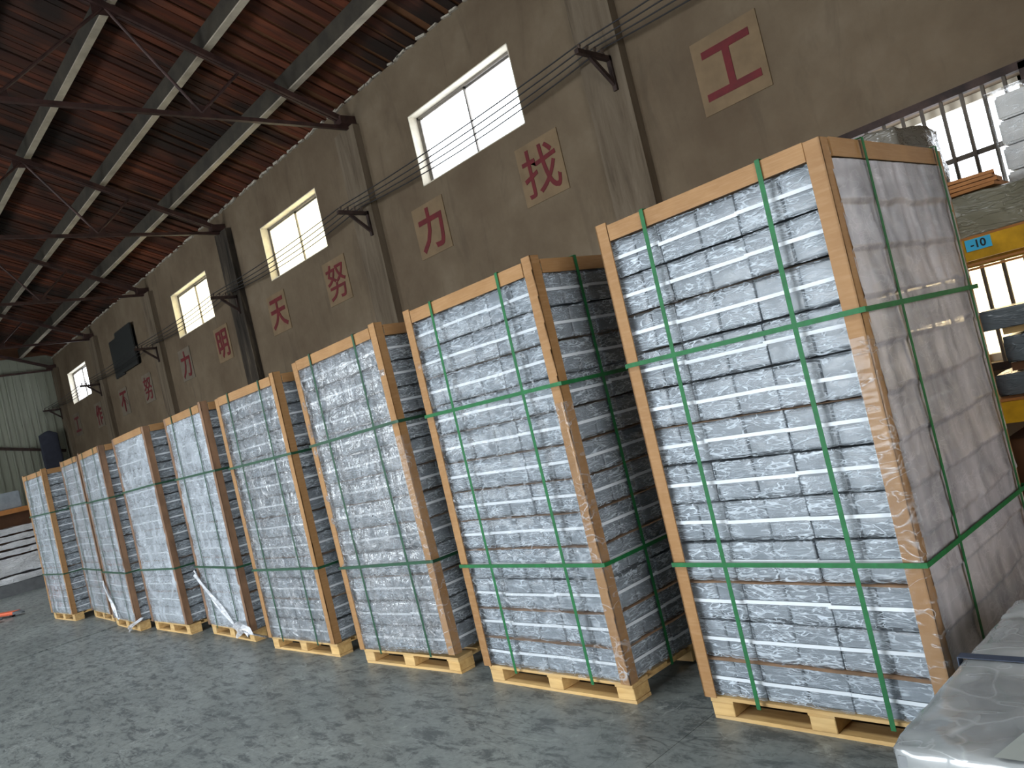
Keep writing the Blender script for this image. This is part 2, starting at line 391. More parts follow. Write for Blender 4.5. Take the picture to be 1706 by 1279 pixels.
# trusses
TX = [(-9.72, 'over the pilaster left of the nearest high window'), (-14.75, 'second truss into the hall'), (-19.5, 'third truss into the hall'), (-24.45, 'fourth truss, next to the last before the end wall'), (-29.1, 'last truss against the end wall'), (-4.9, 'nearest truss, overhead')]
TZ = lambda y: 6.15+.402*(7-abs(y+1)+(-1)) if False else 6.13+.402*(7-y)
def truss(x, where):
    t = empty('roof_truss', (x, 7, 6.15)); tag(t, 'rust-brown steel roof truss, '+where, 'truss', 'steel roof trusses')
    def P(y, z): return (0, y-7, z-6.15)
    a = .035
    for s in (-1, 1):
        MB().bar((s*.03, 0, 0), (s*.03, -8, TZ(-1)-6.15), .045, .075).build('top_chord', M['steel'], t)
    MB().bar(P(-9, TZ(7)), P(-1, TZ(-1)), .09, .075).build('top_chord', M['steel'], t)
    MB().bar(P(6.98, 6.11), P(-8.98, 6.20), .06, .055).build('bottom_chord', M['steel'], t)
    nod = [(4.67, 5.33), (4.67, 3.72), (2.33, 3.72), (2.33, 1.2), (0, 1.2), (-1, -1)]
    for yb, yt in nod:
        for sgn in ((1, -1) if True else (1,)):
            yb2, yt2 = (yb, yt) if sgn == 1 else (-2-yb, -2-yt)
            zt = TZ(yt)
            MB().tube([P(yb2, 6.17), P(yt2, zt)], .021, 8).build('web_bar', M['steel'], t)
    for yn in (4.67, 2.33, 0):
        MB().box(P(yn, 6.2), (.012, .26, .14)).build('gusset_plate', M['steel'], t)
    MB().box(P(3.72, TZ(3.72)-.03), (.012, .3, .16)).build('gusset_plate', M['steel'], t)
    MB().box(P(6.86, 6.2), (.2, .26, .12)).build('bearing_shoe', M['steel'], t)
    return t
for x, wh in TX: truss(x, wh)

# high windows
def window(i, a, b):
    wd, h = b-a, WZ1-WZ0
    r = empty('window_%d' % (i+1), (a, 7, WZ0)); tag(r, kind='structure')
    # painted reveal lining, 1 cm proud of the plaster
    mb = MB(); mb.bb(-.0, .012, -.004, .25, 0, h); mb.bb(wd-.012, wd, -.004, .25, 0, h); mb.bb(0, wd, -.004, .25, h-.012, h); mb.bb(0, wd, -.004, .25, 0, .012)
    mb.build('reveal', M['reveal'], r)
    f = MB()
    for (x0, x1, z0, z1) in ((.012, .045, .012, h-.012), (wd-.045, wd-.012, .012, h-.012), (.012, wd-.012, .012, .045), (.012, wd-.012, h-.045, h-.012)): f.bb(x0, x1, .14, .2, z0, z1)
    f.build('window_frame', M['frame'], r)
    for s in (0, 1):
        x0 = .045+s*(wd/2-.045-.02); x1 = x0+wd/2-.045+.02; y0 = .145+s*.028
        q = MB()
        for (p0, p1, z0, z1) in ((x0, x0+.024, .045, h-.045), (x1-.024, x1, .045, h-.045), (x0, x1, .045, .07), (x0, x1, h-.07, h-.045)): q.bb(p0, p1, y0, y0+.02, z0, z1)
        so = q.build('sash', M['frame'], r)
        MB().bb(x0+.02, x1-.02, y0+.007, y0+.012, .065, h-.065).build('pane', M['pane_dirty'] if i in (1, 2) else M['pane'], so)
    return r
for i in (0, 1, 2, 4): window(i, *WIN[i])
# the boarded one
a, b = WIN[3]; r = empty('window_4', (a, 7, WZ0)); tag(r, kind='structure'); h = WZ1-WZ0; wd = b-a
M['shutter'] = simple('black_shutter', (.018, .02, .02), .6)
MB().bb(-.04, wd*.36, -.05, -.015, -.05, h-.03).build('shutter_panel', M['shutter'], r)
MB().bb(wd*.375, wd+.05, -.11, -.07, -.02, h+.06).build('shutter_panel', M['shutter'], r)
MB().bb(0, wd, .1, .2, 0, h).build('boarding', M['shutter'], r)

# barred window behind the rack
x0, x1, z0, z1 = BW
def barred(name, x0, x1, z0, z1):
    r = empty(name, (x0, 7, z0)); tag(r, kind='structure'); wd, h = x1-x0, z1-z0
    f = MB(); fr = .06
    for (p0, p1, q0, q1) in ((0, fr, 0, h), (wd-fr, wd, 0, h), (0, wd, 0, fr), (0, wd, h-fr, h), (0, wd, h*.575, h*.575+.09)): f.bb(p0, p1, .12, .2, q0, q1)
    f.build('window_frame', M['reveal'], r)
    g = MB()
    for (p0, p1, q0, q1) in ((-.05, 0, -.05, h+.05), (wd, wd+.07, -.05, h+.05), (-.05, wd+.07, h, h+.06), (-.05, wd+.07, -.06, 0)): g.bb(p0, p1, -.07, .0, q0, q1)
    g.build('grille_frame', M['rust'], r)
    n = int(wd/.148)
    for k in range(1, n+1):
        xx = wd-k*.148-.03+.07
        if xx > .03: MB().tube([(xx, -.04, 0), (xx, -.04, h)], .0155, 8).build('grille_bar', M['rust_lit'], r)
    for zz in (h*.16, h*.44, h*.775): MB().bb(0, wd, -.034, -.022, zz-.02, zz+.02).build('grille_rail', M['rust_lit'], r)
    nx = 4
    for k in range(nx):
        for (q0, q1, mt) in ((fr, h*.575, 'pane_cream'), (h*.575+.09, h-fr, 'pane')):
            MB().bb(fr+(wd-2*fr)*k/nx+.004, fr+(wd-2*fr)*(k+1)/nx-.004, .155, .161, q0, q1).build('pane', M[mt], r)
    return r
M['rust_lit'] = simple('lit_grille_steel', (.13, .11, .09), .6, .2)  # lighter copy of the rust steel, light on the bars put into its colour
barred('window_6', *BW); barred('window_7', .9, 3.6, .95, 3.03)

# signs
CH = '工作不努力明天努力找工'
SX = [(-27.95, 4.08), (-25.45, 4.02), (-22.95, 4.02), (-20.9, 4.04), (-18.12, 4.11), (-15.94, 4.12), (-13.3, 4.125), (-11.13, 4.13), (-8.46, 4.14), (-6.23, 4.13), (-3.63, 4.14)]
SL = ['leftmost sign 工, faint, beside the end wall', 'sign 作 below the farthest lit window', "sign 不 left of the boarded window's right edge", 'faded sign 努 below the boarded window', 'left sign 力, below the third high window', 'sign 明 right of the left sign 力', 'sign 天 right of the dark stained pilaster', 'sign 努 below the second high window', 'right sign 力, below the nearest high window', 'sign 找 below the nearest high window', 'right sign 工, biggest in view']
dg = None
for k, ((sx, sz), ch) in enumerate(zip(SX, CH)):
    s = empty('wall_sign', (sx, 6.998, sz)); tag(s, 'red on painted plate: '+SL[k], 'sign', 'painted slogan signs')
    old = k < 5
    MB().box((0, -.006, 0), (.72, .012, .72)).build('sign_plate', M['plate_grey'] if old else M['plate'], s)
    cu = D.curves.new('character', 'FONT'); cu.body = ch; cu.size = .62; cu.align_x = 'CENTER'; cu.align_y = 'CENTER'; cu.extrude = .003; cu.offset = .012 if ch not in '努找' else .004; cu.resolution_u = 3
    to = D.objects.new('character_source', cu); COL.objects.link(to)
    bpy.context.view_layer.update()
    me = bpy.data.meshes.new_from_object(to.evaluated_get(bpy.context.evaluated_depsgraph_get()))
    D.objects.remove(to); me.materials.clear(); me.materials.append(M['red'])
    xsv = [v.co.x for v in me.vertices]; ysv = [v.co.y for v in me.vertices]
    cxm, cym = (min(xsv)+max(xsv))/2, (min(ysv)+max(ysv))/2
    for v in me.vertices: v.co.x -= cxm; v.co.y -= cym
    put('character', me, s, (0, -.0155, 0), (PI/2, 0, 0))

# cable brackets and cables
BY = [6.86-.08-q for q in (.30, .18, .06, -.06)]
BY = [6.42, 6.54, 6.66, 6.78]
BX = [-29.1, -24.4, -19.4, -14.6, -9.7, -4.85, -.05]
BL = ['at the corner of the end wall', 'in front of the farthest lit window', 'right of the boarded window', 'on the dark stained pilaster', 'left of the nearest high window', 'right of the nearest high window', 'nearest, overhead']
for k, bx in enumerate(BX):
    b = empty('cable_bracket', (bx, 6.88, 4.76)); tag(b, 'dark rusty steel bracket carrying four bare cables, '+BL[k], 'bracket', 'cable brackets on the pilasters')
    MB().bar((0, 0, .02), (0, -.52, .04), .05, .05).build('arm', M['rust'], b)
    MB().bar((0, -.01, -.26), (0, -.33, .01), .035, .045).build('brace', M['rust'], b)
    MB().bar((0, -.018, .05), (0, -.018, -.32), .05, .03).build('mounting_plate', M['rust'], b)
    for by in BY:
        MB().tube([(0, by-6.88, .05), (0, by-6.88, .062), (0, by-6.88, .075), (0, by-6.88, .09), (0, by-6.88, .10), (0, by-6.88, .115)], [.022, .022, .014, .014, .023, .019], 10).build('insulator', M['insulator'], b)
CLN = ['outermost, farthest from the wall', 'second from the outside', 'third from the outside', 'innermost, next to the wall']
for k, by in enumerate(BY):
    pts = []
    for a, b in zip(BX, BX[1:]):
        for q in range(8):
            tt = q/8; pts.append((a+(b-a)*tt, by, 4.878-.13*4*tt*(1-tt)*(.35+.15*k)))
    pts.append((BX[-1], by, 4.878)); pts.append((4.9, by, 4.85))
    tag(MB().tube(pts, .0075, 6).build('cable', M['black'], smooth=True), 'thin dark bare cable running along the wall over the brackets, '+CLN[k], 'cable', 'four parallel cables')

# ------------------------------------------------------------------ pallet loads
NL = 12; Z0 = .100; LH = (2.085-Z0)/NL; WX = 1.01; DY = 1.07
def shell(wd, dp, ht, seed, res, seams=True, amp=.006):
    """crumpled film pulled over a bundle: rounded box whose skin is displaced"""
    r = .008; mb = MB(); hx, hy, hz = wd/2, dp/2, ht/2
    off = Vector((seed*7.3, seed*3.1, seed*1.7))
    def disp(p):
        q = Vector((max(-hx+r, min(hx-r, p.x)), max(-hy+r, min(hy-r, p.y)), max(-hz+r, min(hz-r, p.z))))
        d = (p-q)
        if d.length < 1e-9: d = p.copy()
        d.normalize(); o = q+d*r
        n = noise.ridged_multi_fractal(Vector((p.x*9, p.y*9, p.z*13))+off, 1.0, 2.1, 4, 1.0, 2.0)*.22
        n2 = noise.noise(Vector((p.x*5, p.y*5, p.z*7))+off*2)
        a = amp*(n-.35)+amp*.8*n2
        if seams:
            for sx in ([-wd/6, wd/6] if False else [0.0]):
                if abs(d.y) > .5: a -= .004*math.exp(-((p.x-sx)/.012)**2)
                if abs(d.x) > .5: a -= .004*math.exp(-((p.y-sx)/.012)**2)
        a -= .0035*math.exp(-(p.z/.014)**2)*(1 if abs(d.z) < .5 else 0)
        return o+d*max(-.006, a)
    nx = max(4, int(res*wd)); ny = max(4, int(res*dp)); nz = max(3, int(res*ht))
    e = lambda t: .5-.5*math.cos(PI*t)*(1) if False else t
    mb.grid(lambda u, v: disp(Vector((-hx+wd*u, -hy, -hz+ht*v))), nx, nz)
    mb.grid(lambda u, v: disp(Vector((hx, -hy+dp*u, -hz+ht*v))), ny, nz)
    mb.grid(lambda u, v: disp(Vector((hx-wd*u, hy, -hz+ht*v))), 3, 2)
    mb.grid(lambda u, v: disp(Vector((-hx, hy-dp*u, -hz+ht*v))), 6, nz//2+1)
    mb.grid(lambda u, v: disp(Vector((-hx+wd*u, -hy+dp*v, hz))), nx//2+1, ny//2+1)
    return mb.mesh('bundle', M['film'], True)
BW_ = [(.005, .268), (.273, .366), (.640, .366)]          # start, width of the three bundles across the front
BD_ = [(.005, .352), (.359, .352), (.713, .352)]
HB = LH-.002
FILM = {}
for ty, (wd, dp) in dict(A=(.268, .352), B=(.366, .352)).items():
    for lod, res in ((0, 95), (1, 40)):
        FILM[ty, lod] = [shell(wd, dp, HB, s+(0 if ty == 'A' else 20), res) for s in range(6 if lod == 0 else 3)]
def carton_mesh(wd, dp): return bevel(MB().box((0, 0, 0), (wd, dp, HB-.020)).mesh('carton', M['carton']), .004, 1)
CART = {'A': carton_mesh(.268/2-.009, .33), 'B': carton_mesh(.366/2-.011, .33), 'C': carton_mesh(.366/2-.011, .352/2-.010)}
def strap_ring(wd, dp, hh=.0105):
    mb = MB(); x, y = wd/2+.0035, dp/2+.0035; tt = .0015
    mb.bb(-x, x, -y-tt, -y, -hh/2, hh/2); mb.bb(x, x+tt, -y, y, -hh/2, hh/2); mb.bb(-x, x, y, y+tt, -hh/2, hh/2); mb.bb(-x-tt, -x, -y, y, -hh/2, hh/2)
    return mb.mesh('packing_strap', M['white_strap'])
RING = {'A': strap_ring(.268, .352, .014), 'B': strap_ring(.366, .352, .014)}

def L_post(h, a=.062, th=.006):
    mb = MB(); mb.bb(0, a, 0, th, 0, h); mb.bb(0, th, th, a, 0, h); return mb
POST_H = 2.165
def post_mesh(sx, sy, mat):
    a, th = .06, .006; mb = MB()
    xa, xb = (0, a) if sx < 0 else (-a, 0); ya, yb = (0, a) if sy < 0 else (-a, 0)
    mb.bb(xa, xb, 0 if sy < 0 else -th, th if sy < 0 else 0, 0, 1); mb.bb(0 if sx < 0 else -th, th if sx < 0 else 0, ya, yb, 0, 1)
    # slight waviness along the height
    return mb.mesh('corner_post', M[mat])
# edge boards on the four top edges
def edge_mesh(L, mat):
    mb = MB(); mb.bb(0, L, -.006, 0, -.062, 0); mb.bb(0, L, -.006, .06, 0, .006); return mb.mesh('edge_board', M[mat])

def layer_profile(z, mode):
    f = ((z-Z0)/LH) % 1.0
    if mode == 'flare': return -.009-.011*(1-f)**2.2
    return -.004-.009*math.sin(PI*f)**.5
def sheet(L, z0, z1, mode, seed, amp, nu=40, nv=168):
    off = Vector((seed*5.1, seed*2.3, 0))
    def fn(u, v):
        x = L*u; z = z0+(z1-z0)*v; e = min(1, 8*min(u, 1-u))
        n = noise.fractal(Vector((x*5, z*9, seed*3.3)), 1, 2, 4)
        wv = layer_profile(z+.012*noise.noise(Vector((x*4, z*.5, seed))), mode)
        return (x, wv*(.55+.45*e)-abs(n)*amp-.004-.004*noise.noise(Vector((x*24, z*2, seed))), z)
    return MB().grid(fn, nu, nv)
def strap_v(L, wd, seed, mat, z1, bulge=.0):
    """vertical strap, drawn over the face, slightly bowed"""
    mb = MB(); n = 24
    def fn(u, v):
        z = z1+(L-z1)*v
        return (wd*(u-.5)+.004*math.sin(v*5+seed), -.0335-.003*math.sin(v*PI), z)
    mb.grid(fn, 1, n)
    mb.grid(lambda u, v: tuple(Vector(fn(1-u, v))+Vector((0, .0016, 0))), 1, n)
    return mb.mesh('green_strap', M[mat])

STK = [  # x, y, rot, h, w, lean
 (-2.1719, 2.7022, -.0114, 2.1427, 1.0044, .0155), (-3.6699, 2.7082, -.0018, 2.1414, 1.0593, .0022), (-5.0144, 2.6943, .0412, 2.1324, 1.0179, -.0473),
 (-6.4617, 2.6835, .0221, 2.1055, 1.0485, -.0102), (-8.0108, 2.7698, -.032, 2.1349, 1.0602, .0053), (-9.4198, 2.6753, .0087, 2.1334, 1.0478, -.0188),
 (-10.7282, 2.6257, -.0388, 2.1136, 1.0538, .0029), (-12.1824, 2.7427, -.0386, 2.1399, 1.0622, .0121), (-13.4557, 2.5132, .038, 2.1049, 1.0467, .0049)]
LAB = ['nearest and largest pallet load of grey bundles, dusty film covering its right side', 'pallet load directly left of the nearest one, white straps visible on both its sides', 'third pallet load from the right, very shiny silvery film with sparkling highlights on its front', 'fourth pallet load from the right, glossy pale film front, below the sign 天', 'fifth pallet load, white film strip slanting across its lower front, torn film at foot', 'sixth pallet load from the right, smooth pale front without vertical green straps', 'seventh pallet load, narrow bright film flap near its foot beside the floor joint', 'eighth pallet load, mostly hidden, its front squeezed between the seventh and the last', 'farthest pallet load at the left end of the row, silvery layered right side']
SIDE = ['film_dusty', None, None, None, None, None, None, None, None]
FRONT = [None, 'film_clear', 'film_gloss', 'film_gloss', 'film_milky', 'film_milky', 'film_milky', 'film_milky', 'film_milky']
PM = ['kraft', 'kraft', 'kraft', 'kraft', 'kraft_dark', 'kraft_dark', 'kraft_dark', 'kraft_dark', 'kraft']
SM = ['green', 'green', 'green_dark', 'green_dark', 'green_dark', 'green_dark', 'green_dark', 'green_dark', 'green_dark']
PALM = {}
def pmesh(key, fn):
    if key not in PALM: PALM[key] = fn()
    return PALM[key]

def build_stack(i):
    x, y, a, h, w_, lean = STK[i]; near = i < 5
    T = empty('pallet_load', (x, y, 0), a); tag(T, LAB[i], 'pallet load', 'row of strapped pallet loads')
    fx = w_/WX
    R = Matrix.Rotation(math.atan2(lean, h), 4, 'Y'); hs = (h-.0)/2.143
    def ch(name, me, loc, rot=None, lean_on=True, sx=1.0, sz=1.0, parent=None):
        o = D.objects.new(name, me); COL.objects.link(o); o.parent = T
        L = Matrix.Translation((loc[0]*fx, loc[1], loc[2]))
        if rot: L = L @ Matrix.Rotation(rot, 4, 'Z')
        L = L @ Matrix.Diagonal((sx, 1, sz, 1))
        if lean_on: L = R @ Matrix.Diagonal((1, 1, hs, 1)) @ L
        o.matrix_local = L
        return o
    # pallet
    for kx in range(3):
        for ky in range(3):
            ch('pallet_block', pmesh('blk', lambda: bevel(MB().box((0, 0, 0), (.105, .12, .058)).mesh('pallet_block', M['wood']), .003, 1)), ((.053, .505, .957)[kx], (.06, .535, 1.01)[ky], .045), random.uniform(-.05, .05), False)
    for ky in (.06, .535, 1.01):
        if ky != .535: ch('bottom_board', pmesh('bot', lambda: MB().box((0, 0, 0), (1.01, .11, .016)).mesh('bottom_board', M['wood'])), (.505, ky, .008), None, False, sx=fx)
        ch('deck_bearer', pmesh('bear', lambda: MB().box((0, 0, 0), (.11, 1.07, .010)).mesh('deck_bearer', M['wood'])), ((ky-.06)/.95*.9+.055, .535, .079), None, False)
    for k in range(7):
        ch('deck_board', pmesh('deck', lambda: MB().box((0, 0, 0), (1.01, .118, .0145)).mesh('deck_board', M['wood'])), (.505, .059+k*.1587, .0915), None, False, sx=fx)
    # dark core behind the outer bundles
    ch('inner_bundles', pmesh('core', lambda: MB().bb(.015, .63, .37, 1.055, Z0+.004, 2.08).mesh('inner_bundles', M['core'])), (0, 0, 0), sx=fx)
    sheets = {0: (2, 5, 9, 11), 1: (2, 4, 5, 6, 7, 8, 10, 11), 2: (3, 5, 6, 7, 9)}.get(i, (3, 6, 8, 10))
    for L in range(NL):
        z = Z0+LH*(NL-1-L)+LH/2
        if L in sheets:
            ch('interlayer_sheet', pmesh(('sh', L % 3), lambda: MB().grid(lambda u, v: (WX*u+.0, DY*v-.008+.006*noise.noise(Vector((u*4, L, 0))), .003*noise.noise(Vector((u*7, v*7, L)))), 24, 24).mesh('interlayer_sheet', M['sheet'])), (.0, .0, z+LH/2-.0015), sx=fx*1.012)
        shift = random.uniform(-.006, .006)
        cells = [(0, 0), (1, 0), (2, 0), (2, 1), (2, 2)]
        for (cx_, cy_) in cells:
            ty = 'A' if cx_ == 0 else 'B'; bx, bw = BW_[cx_]; by, bd = BD_[cy_]
            loc = (bx+bw/2+(shift if cx_ < 2 else min(0, shift)), by+bd/2+random.uniform(0, .010), z+random.uniform(-.001, .001)); rz = random.uniform(-.012, .012)
            me = random.choice(FILM[ty, 0 if i < 3 else 1])
            o = ch('bundle', me, loc, rz, sx=fx)
            s = D.objects.new('packing_strap', RING[ty]); COL.objects.link(s); s.parent = o; s.location = (0, 0, random.uniform(-.003, .006)); s.rotation_euler.y = random.uniform(-.012, .012)
            if ty == 'A' or cx_ == 1 or (i >= 4 and cy_ == 0):
                q = [(sx_*bw/4, 0, ty) for sx_ in (-1, 1)]
            else: q = [(sx_*bw/4, sy_*bd/4, 'C') for sx_ in (-1, 1) for sy_ in (-1, 1)]
            if i >= 6:
                D_ = pmesh(('solid', ty), lambda: MB().box((0, 0, 0), (bw-.02, .33, HB-.022)).mesh('carton_block', M['carton'])); q2 = D.objects.new('carton', D_); COL.objects.link(q2); q2.parent = o
            else:
                for (qx, qy, k) in q:
                    c_ = D.objects.new('carton', CART[k]); COL.objects.link(c_); c_.parent = o; c_.location = (qx, qy, random.uniform(-.004, .003)); c_.rotation_euler.z = random.uniform(-.01, .01)
    # posts: outside corners
    for (sx, sy) in ((-1, -1), (1, -1), (1, 1), (-1, 1)):
        me = pmesh(('post', sx, sy, PM[i]), lambda: post_mesh(sx, sy, PM[i]))
        px = -.012 if sx < 0 else WX+.012; py = -.022 if sy < 0 else DY+.012
        ph = POST_H-Z0-.004+random.uniform(-.02, .01)
        o = ch('corner_post', me, (px, py, Z0+.002), None, sz=ph/hs if False else ph)
    e1 = pmesh(('e1', PM[i] if i != 4 else 'kraft'), lambda: edge_mesh(WX-.106, 'kraft')); e2 = pmesh('e2', lambda: edge_mesh(DY-.11, 'kraft'))
    ch('edge_board', e1, (.057, -.020, 2.143), None, sx=fx)
    ch('edge_board', e1, (WX-.053, DY+.012, 2.143), PI, sx=fx)
    ch('edge_board', e2, (WX+.010, .045, 2.143), PI/2)
    ch('edge_board', e2, (-.010, DY-.065, 2.143), -PI/2)
    ch('top_sheet', pmesh('top', lambda: MB().bb(.0, WX, .0, DY, 2.086, 2.094).mesh('top_sheet', M['sheet'])), (0, 0, 0), sx=fx)
    # stretch film
    if FRONT[i]:
        ch('stretch_film', pmesh(('ff', FRONT[i], i % 3), lambda: sheet(WX+.004, Z0+.004, 2.08, 'soft', 3+i, .006 if i > 1 else .004).mesh('stretch_film', M[FRONT[i]], True)), (0, -.006, 0), sx=fx)
    if SIDE[i]:
        ch('stretch_film', pmesh(('fs', SIDE[i]), lambda: sheet(DY-.03, Z0+.004, 2.075, 'flare', 11+i, .004, 50, 200).mesh('stretch_film', M[SIDE[i]], True)), (WX+.002, .025, 0), PI/2)
    if i < 3:
        def wrapf():
            pts = [(WX-.055, -.025), (WX+.0135, -.0245), (WX+.0145, .04)]
            def fn(u, v):
                k = 0 if u < .5 else 1; tt = u*2-k; p = Vector(pts[k]).lerp(Vector(pts[k+1]), tt); n_ = .0035*abs(noise.noise(Vector((u*2, v*70, 1))))+.0015
                return (p.x+(n_ if k else 0), p.y-(0 if k else n_), .11+1.35*v)
            return MB().grid(fn, 8, 220).mesh('post_film', M['film_clear'], True)
        ch('post_film', pmesh('pf', wrapf), (0, 0, 0), sx=1.0 if i == 0 else fx)
    # green straps
    wv = .0165
    lo = .086
    if i not in (5,):
        for sx_ in (.252, .792):
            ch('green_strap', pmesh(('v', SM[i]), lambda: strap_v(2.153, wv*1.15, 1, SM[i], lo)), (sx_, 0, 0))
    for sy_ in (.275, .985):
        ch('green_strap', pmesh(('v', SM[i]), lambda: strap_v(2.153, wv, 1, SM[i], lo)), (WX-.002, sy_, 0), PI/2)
    def top_strap(L):
        return MB().box((L/2, 0, 2.1535), (L, wv, .002)).mesh('green_strap', M[SM[i]])
    if i != 5:
        for sx_ in (.252, .792): ch('green_strap', pmesh(('tv', SM[i]), lambda: top_strap(DY+.05)), (sx_, -.034, 0), PI/2)
    for sy_ in (.275, .985): ch('green_strap', pmesh(('th', SM[i]), lambda: top_strap(WX+.065)), (-.035, sy_, 0), sx=fx)
    def loop(z):
        mb = MB(); X0, X1, Y0, Y1 = -.0155, WX+.0345, -.037, DY+.022; t_ = .0018; hh = .0185
        pts = [(X0, Y0), (X1, Y0), (X1, Y1), (X0, Y1)]; q = []
        for k in range(4):
            (ax, ay), (bx_, by_) = pts[k], pts[(k+1) % 4]
            for s in (.0, .02, .98): q.append((ax+(bx_-ax)*(s if s else .004), ay+(by_-ay)*(s if s else .004)))
        n = len(q)
        def fn(u, v):
            p = q[int(round(u*n)) % n]; return (p[0], p[1], z+hh*(v-.5)+.002*math.sin(u*9))
        mb.grid(fn, n, 1)
        c0 = ((X0+X1)/2, (Y0+Y1)/2)
        mb.grid(lambda u, v: (lambda p: (p[0]*(1-.002)+c0[0]*.002, p[1]*.998+c0[1]*.002, p[2]))(fn(1-u, v)), n, 1)
        return mb.mesh('green_strap', M[SM[i]])
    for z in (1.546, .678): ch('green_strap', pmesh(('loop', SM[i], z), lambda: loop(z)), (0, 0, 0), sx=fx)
    return T
stacks = [build_stack(i) for i in range(9)]

# loose film flaps (parts of their loads)
def flap(T, pts, name='film_flap', mat='film_silver', wd=.05):
    mb = MB(); P = [Vector(p) for p in pts]; n = len(P)-1
    def fn(u, v):
        k = min(n-1, int(v*n)); t_ = v*n-k; p = P[k].lerp(P[k+1], t_)
        d = (P[k+1]-P[k]).normalized(); s = d.cross(Vector((0, -1, 0))).normalized()
        return p+s*wd*(u-.5)*(1-.5*v)+Vector((0, -.012*math.sin(u*9+v*7), 0))
    mb.grid(fn, 8, 24); o = mb.build(name, M[mat], T, True); o['label'] = 'loose bright film strip'; return o
flap(stacks[4], [(.0, -.05, .62), (.35, -.055, .40), (.80, -.05, .16)], wd=.08)
flap(stacks[6], [(.02, -.05, .55), (.18, -.055, .34), (.46, -.06, .13)], wd=.08)
flap(stacks[4], [(.80, -.06, .10), (1.0, -.07, .16), (1.12, -.05, .10), (1.10, .1, .015)], wd=.13)
flap(stacks[6], [(.82, -.06, .02), (1.0, -.07, .08), (1.25, -.0, .16)], wd=.06)

# ------------------------------------------------------------------ rack by the barred window
M['beam_yellow'] = simple('yellow_rack_paint', (.62, .33, .015), .45, var=.2)
M['upright_blue'] = simple('dark_rack_upright', (.09, .055, .03), .5)
RX0, RX1, RY0, RY1 = -3.6, .55, 4.8, 6.0
rk = empty('storage_rack', (RX0, RY0, 0)); tag(rk, 'storage rack with yellow beams in front of the barred window', 'rack')
for xx in (0, RX1-RX0):
    for yy in (0, RY1-RY0):
        MB().bb(xx-.04, xx+.04, yy-.03, yy+.03, 0, 1.95).build('upright', M['upright_blue'], rk)
for zz in (1.80, .905, .12):
    for yy in (0, RY1-RY0):
        MB().bb(.04, RX1-RX0-.04, yy-.025, yy+.025, zz-.115, zz).build('rack_beam', M['beam_yellow'], rk)
    for k in range(10):
        MB().bb(.06+k*.405, .06+k*.405+.39, .0, RY1-RY0, zz, zz+.014).build('shelf_board', M['orange_wood'], rk)
for k, zz in enumerate((.135, .16)): MB().bb(2.0, 3.4, -.03, -.015, 1.80-zz-.008, 1.80-zz+.004).build('beam_rail', M['orange_wood'], rk)
# tag -10
lt = MB().box((2.245, -.029, 1.765), (.125, .004, .062)).build('shelf_label', simple('cyan_label', (.06, .47, .75), .5, var=.03), rk)
cu = D.curves.new('label_text', 'FONT'); cu.body = '-10'; cu.size = .058; cu.align_x = 'CENTER'; cu.align_y = 'CENTER'; cu.extrude = .0006; cu.offset = .0012
to = D.objects.new('label_text_source', cu); COL.objects.link(to); bpy.context.view_layer.update()
me = D.meshes.new_from_object(to.evaluated_get(bpy.context.evaluated_depsgraph_get())); D.objects.remove(to); me.materials.clear(); me.materials.append(M['black'])
tx = put('label_text', me, lt, (2.245, -.032, 1.765), (PI/2, 0, 0))

def lumpy(name, size, mat, seed, amp=.04, res=14, roundness=.3, parent=None, loc=(0, 0, 0), rz=0):
    """sack-like or film-wrapped lump: subdivided box pulled towards an ellipsoid and crumpled"""
    b = bmesh.new(); bmesh.ops.create_cube(b, size=1); bmesh.ops.subdivide_edges(b, edges=b.edges[:], cuts=res, use_grid_fill=True)
    for v in b.verts:
        p = v.co.copy(); e = p.normalized()*.5*1.25; p = p.lerp(e, roundness)
        p = Vector((p.x*size[0], p.y*size[1], p.z*size[2]))
        n = noise.ridged_multi_fractal(p*4+Vector((seed, seed*2, 0)), 1, 2, 4, 1, 2)*.4-.4+noise.noise(p*2.5+Vector((0, seed, 0)))
        p += v.co.normalized()*amp*n; p.z = max(p.z, -size[2]/2); v.co = p
    me = D.meshes.new(name); b.to_mesh(me); b.free(); me.materials.append(M[mat])
    for f in me.polygons: f.use_smooth = True
    return put(name, me, parent, (loc[0], loc[1], loc[2]+size[2]/2), (0, 0, rz))
M['bag_grey'] = simple('grey_film_over_goods', (.14, .125, .10), .28, var=.35, scale=5)
M['bag_olive'] = simple('olive_grey_bag', (.25, .23, .17), .5, var=.3, scale=5)
M['dark_goods'] = simple('dark_goods', (.05, .055, .06), .35, var=.3)
M['white_goods'] = simple('white_boxes_in_film', (.55, .54, .52), .4, var=.1)
M['slate_goods'] = simple('slate_goods', (.12, .14, .155), .35, var=.2)
zt = 1.815
tag(lumpy('wrapped_bundle', (.80, .7, .76), 'crinkle_dark', 3, .04, 22, .10, None, (-2.05, 5.25, zt)), 'tall bundle in crinkled grey film on the upper shelf behind the nearest load', 'bundle')
tag(lumpy('cloth_bag', (.60, .48, .235), 'crinkle_olive', 9, .04, 22, .22, None, (-1.29, 5.10, zt)), 'low olive grey crumpled bag on the upper shelf under the cardboard', 'bag')
cb = MB(); 
for k in range(4): cb.box((0, 0, .012+k*.022), (.33-.02*k, .3, .018), Matrix.Rotation(.1*(k % 2)+.05*k, 3, 'Z'))
tag(cb.build('cardboard_sheets', M['orange_wood'], loc=(-1.42, 5.08, zt+.243)), 'small stack of brown cardboard sheets on the crumpled bag', 'cardboard')
